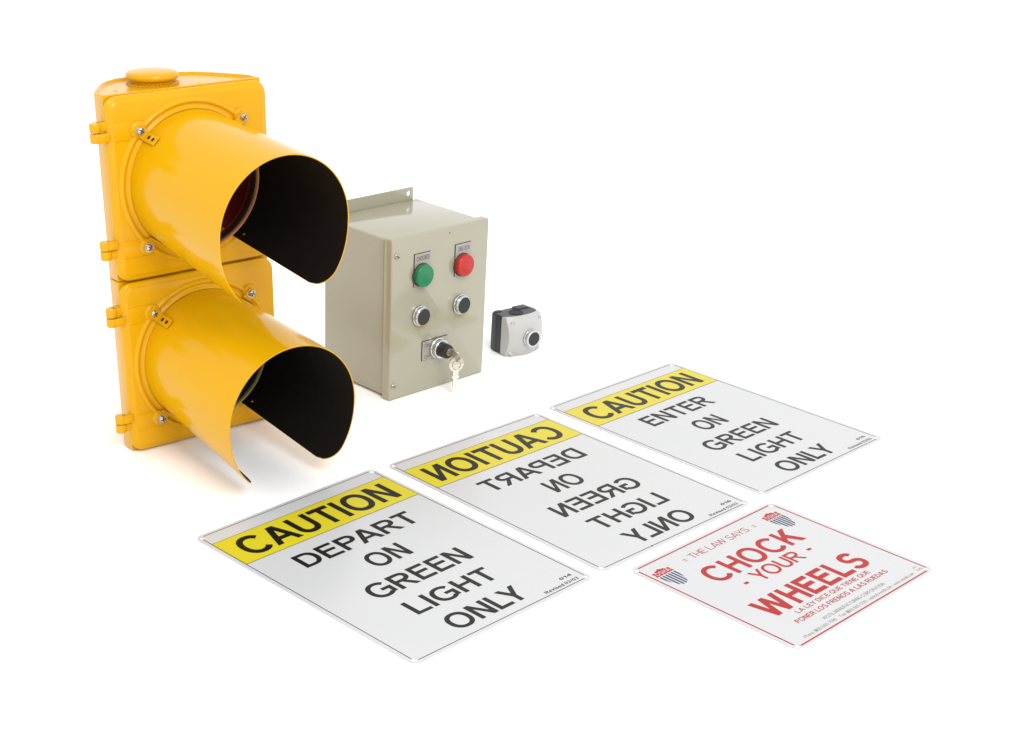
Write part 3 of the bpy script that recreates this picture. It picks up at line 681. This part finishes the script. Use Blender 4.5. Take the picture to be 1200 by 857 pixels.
bm = lathe([(0.0060, 0.0), (0.0064, 0.0014), (0.0071, 0.0014), (0.0075, 0.0), (0.0071, -0.0010), (0.0064, -0.0010)], 28, closed_profile=True)
obj('key_stamp', finish(bm, 'key_stamp', 60), M['key_dark'], k2, (0, -0.0006, -0.0015))
path = [(0.0085 * math.cos(2 * PI * i / 28), 0, 0.0085 * math.sin(2 * PI * i / 28)) for i in range(28)]
kr = obj('key_ring', finish(tube(path, 0.0006, 6, True), 'key_ring', 60), M['chrome'])
kr.matrix_world = in_box(0.1035, 0.0425, 0.0640) @ Matrix.Rotation(math.radians(68), 4, 'Z')
kr['label'] = 'small wire ring joining the two keys'; kr['category'] = 'key ring'

# ------------------------------------------------------------------ small push button station
YAW = 0.66
ST = Matrix.Translation((0.0830, 2.4950, 0.0)) @ Matrix.Rotation(YAW, 4, 'Z') 
st = empty('push_button_station', ST, 'small light grey and black push button station with one black button', 'push button station')
SWd, SHt, BDp = 0.0735, 0.0685, 0.028     # local: x along the front, y=0 rear, -y towards the viewer
def rgs(ins, y, r): return [(x, y, z) for x, z in rr_outline(ins, ins + 0.0003, SWd - ins, SHt - ins, r, 5)]
base = obj('base', finish(loft([rgs(0.0015, 0.0, 0.003), rgs(0.0006, -0.0014, 0.0035), rgs(0.0008, -0.0135, 0.0035), rgs(0.0014, -0.0140, 0.0035), rgs(0.0004, -0.0150, 0.0035), rgs(0.0008, -BDp, 0.0035)]), 'base', 35), M['station_black'], st)
# cover: flat sides, domed front that falls away to the corners, with a scooped top edge
def dome(u, z):
    a = (u - SWd / 2) / (SWd / 2); b = (z - SHt / 2) / (SHt / 2)
    return 0.0330 - 0.0115 * (abs(a) ** 2.0) - 0.0115 * (abs(b) ** 2.0)
def cover_mesh():
    N = 40; bm = bmesh.new(); g = [[None] * (N + 1) for _ in range(N + 1)]
    R = 0.0040
    def corner(u, z):
        # round the outline corners
        x = min(max(u, R), SWd - R); y = min(max(z, R), SHt - R)
        dx, dy = u - x, z - y; d = math.hypot(dx, dy)
        if d > R: u, z = x + dx * R / d, y + dy * R / d
        return u, z
    back = []
    for i in range(N + 1):
        for j in range(N + 1):
            u0, z0_ = SWd * i / N, SHt * j / N
            u, z = corner(u0, z0_)
            g[i][j] = bm.verts.new((u, -BDp - max(0.0045, dome(u, z)), z + 0.0003))
    for i in range(N):
        for j in range(N): bm.faces.new((g[i][j], g[i + 1][j], g[i + 1][j + 1], g[i][j + 1]))
    loop = [g[i][0] for i in range(N + 1)] + [g[N][j] for j in range(1, N + 1)] + [g[i][N] for i in range(N - 1, -1, -1)] + [g[0][j] for j in range(N - 1, 0, -1)]
    def backy(v):
        # on the top side the cover starts further forward in the middle, leaving the black base in view
        if v.co.z > SHt - 0.0008:
            a = (v.co.x - SWd / 2) / (SWd / 2); return -BDp - 0.0145 * max(0.0, 1 - a * a) ** 0.5 - 0.0008
        return -BDp - 0.0002
    bk = [bm.verts.new((v.co.x, max(backy(v), v.co.y + 0.0015), v.co.z)) for v in loop]
    n = len(loop)
    for i in range(n): bm.faces.new((loop[i], bk[i], bk[(i + 1) % n], loop[(i + 1) % n]))
    bmesh.ops.bevel(bm, geom=[e for e in bm.edges if e.calc_face_angle(0) > math.radians(38)], offset=0.0009, segments=2, affect='EDGES')
    return finish(bm, 'cover', 32)
scov = obj('cover', cover_mesh(), M['station_grey'], st)
# black conduit shelf on top: half-round, with a knockout ring and two lugs
def shelf():
    pts = []
    for i in range(25):
        a = -1 + 2 * i / 24; pts.append((SWd / 2 + a * (SWd / 2 - 0.0006), -BDp - 0.0142 * max(0.0, 1 - a * a) ** 0.5))
    P = [(0.0006, -0.012)] + pts + [(SWd - 0.0006, -0.012)]
    return loft([[(x, y, SHt - 0.0065) for x, y in P], [(x, y, SHt - 0.0003) for x, y in P]])
obj('conduit_shelf', finish(shelf(), 'conduit_shelf', 35), M['station_black'], st)
obj('knockout', finish(lathe([(0.0125, 0.0), (0.0125, 0.0006), (0.0115, 0.0008), (0.0108, 0.0003), (0.0, 0.0002)], 40, axis='z'), 'knockout', 35), M['rubber'], st, (SWd / 2 - 0.004, -0.0250, SHt - 0.0002))
for x0, x1 in ((0.004, 0.016), (SWd - 0.030, SWd - 0.0045)):
    obj('top_lug', finish(rbox(x0, -0.0165 if x0 > .01 else -0.008, SHt - 0.003, x1, -0.0006, SHt + (0.0014 if x0 > .01 else 0.0008), 0.0012, 2), 'top_lug', 40), M['station_black'], st)
for sx, sz in ((0.0085, SHt - 0.009), (SWd - 0.0065, SHt - 0.009), (0.0085, 0.0070), (SWd - 0.0065, 0.0070)):
    yy = -BDp - dome(sx, sz)
    obj('screw_well', finish(lathe([(0.0036, -0.001), (0.0036, 0.0011), (0.0028, 0.0013), (0.0026, 0.0002), (0.0, 0.0002)], 20), 'screw_well', 40), M['steel'], st, (sx, yy, sz), (0.30 * (1 if sz > .03 else -1), 0, -0.28 if sx < .03 else .28))
pushbutton(st, (SWd / 2 + 0.0010, -BDp - 0.0318, SHt / 2 - 0.0005), 0.0150, lab='black push button on the station cover')
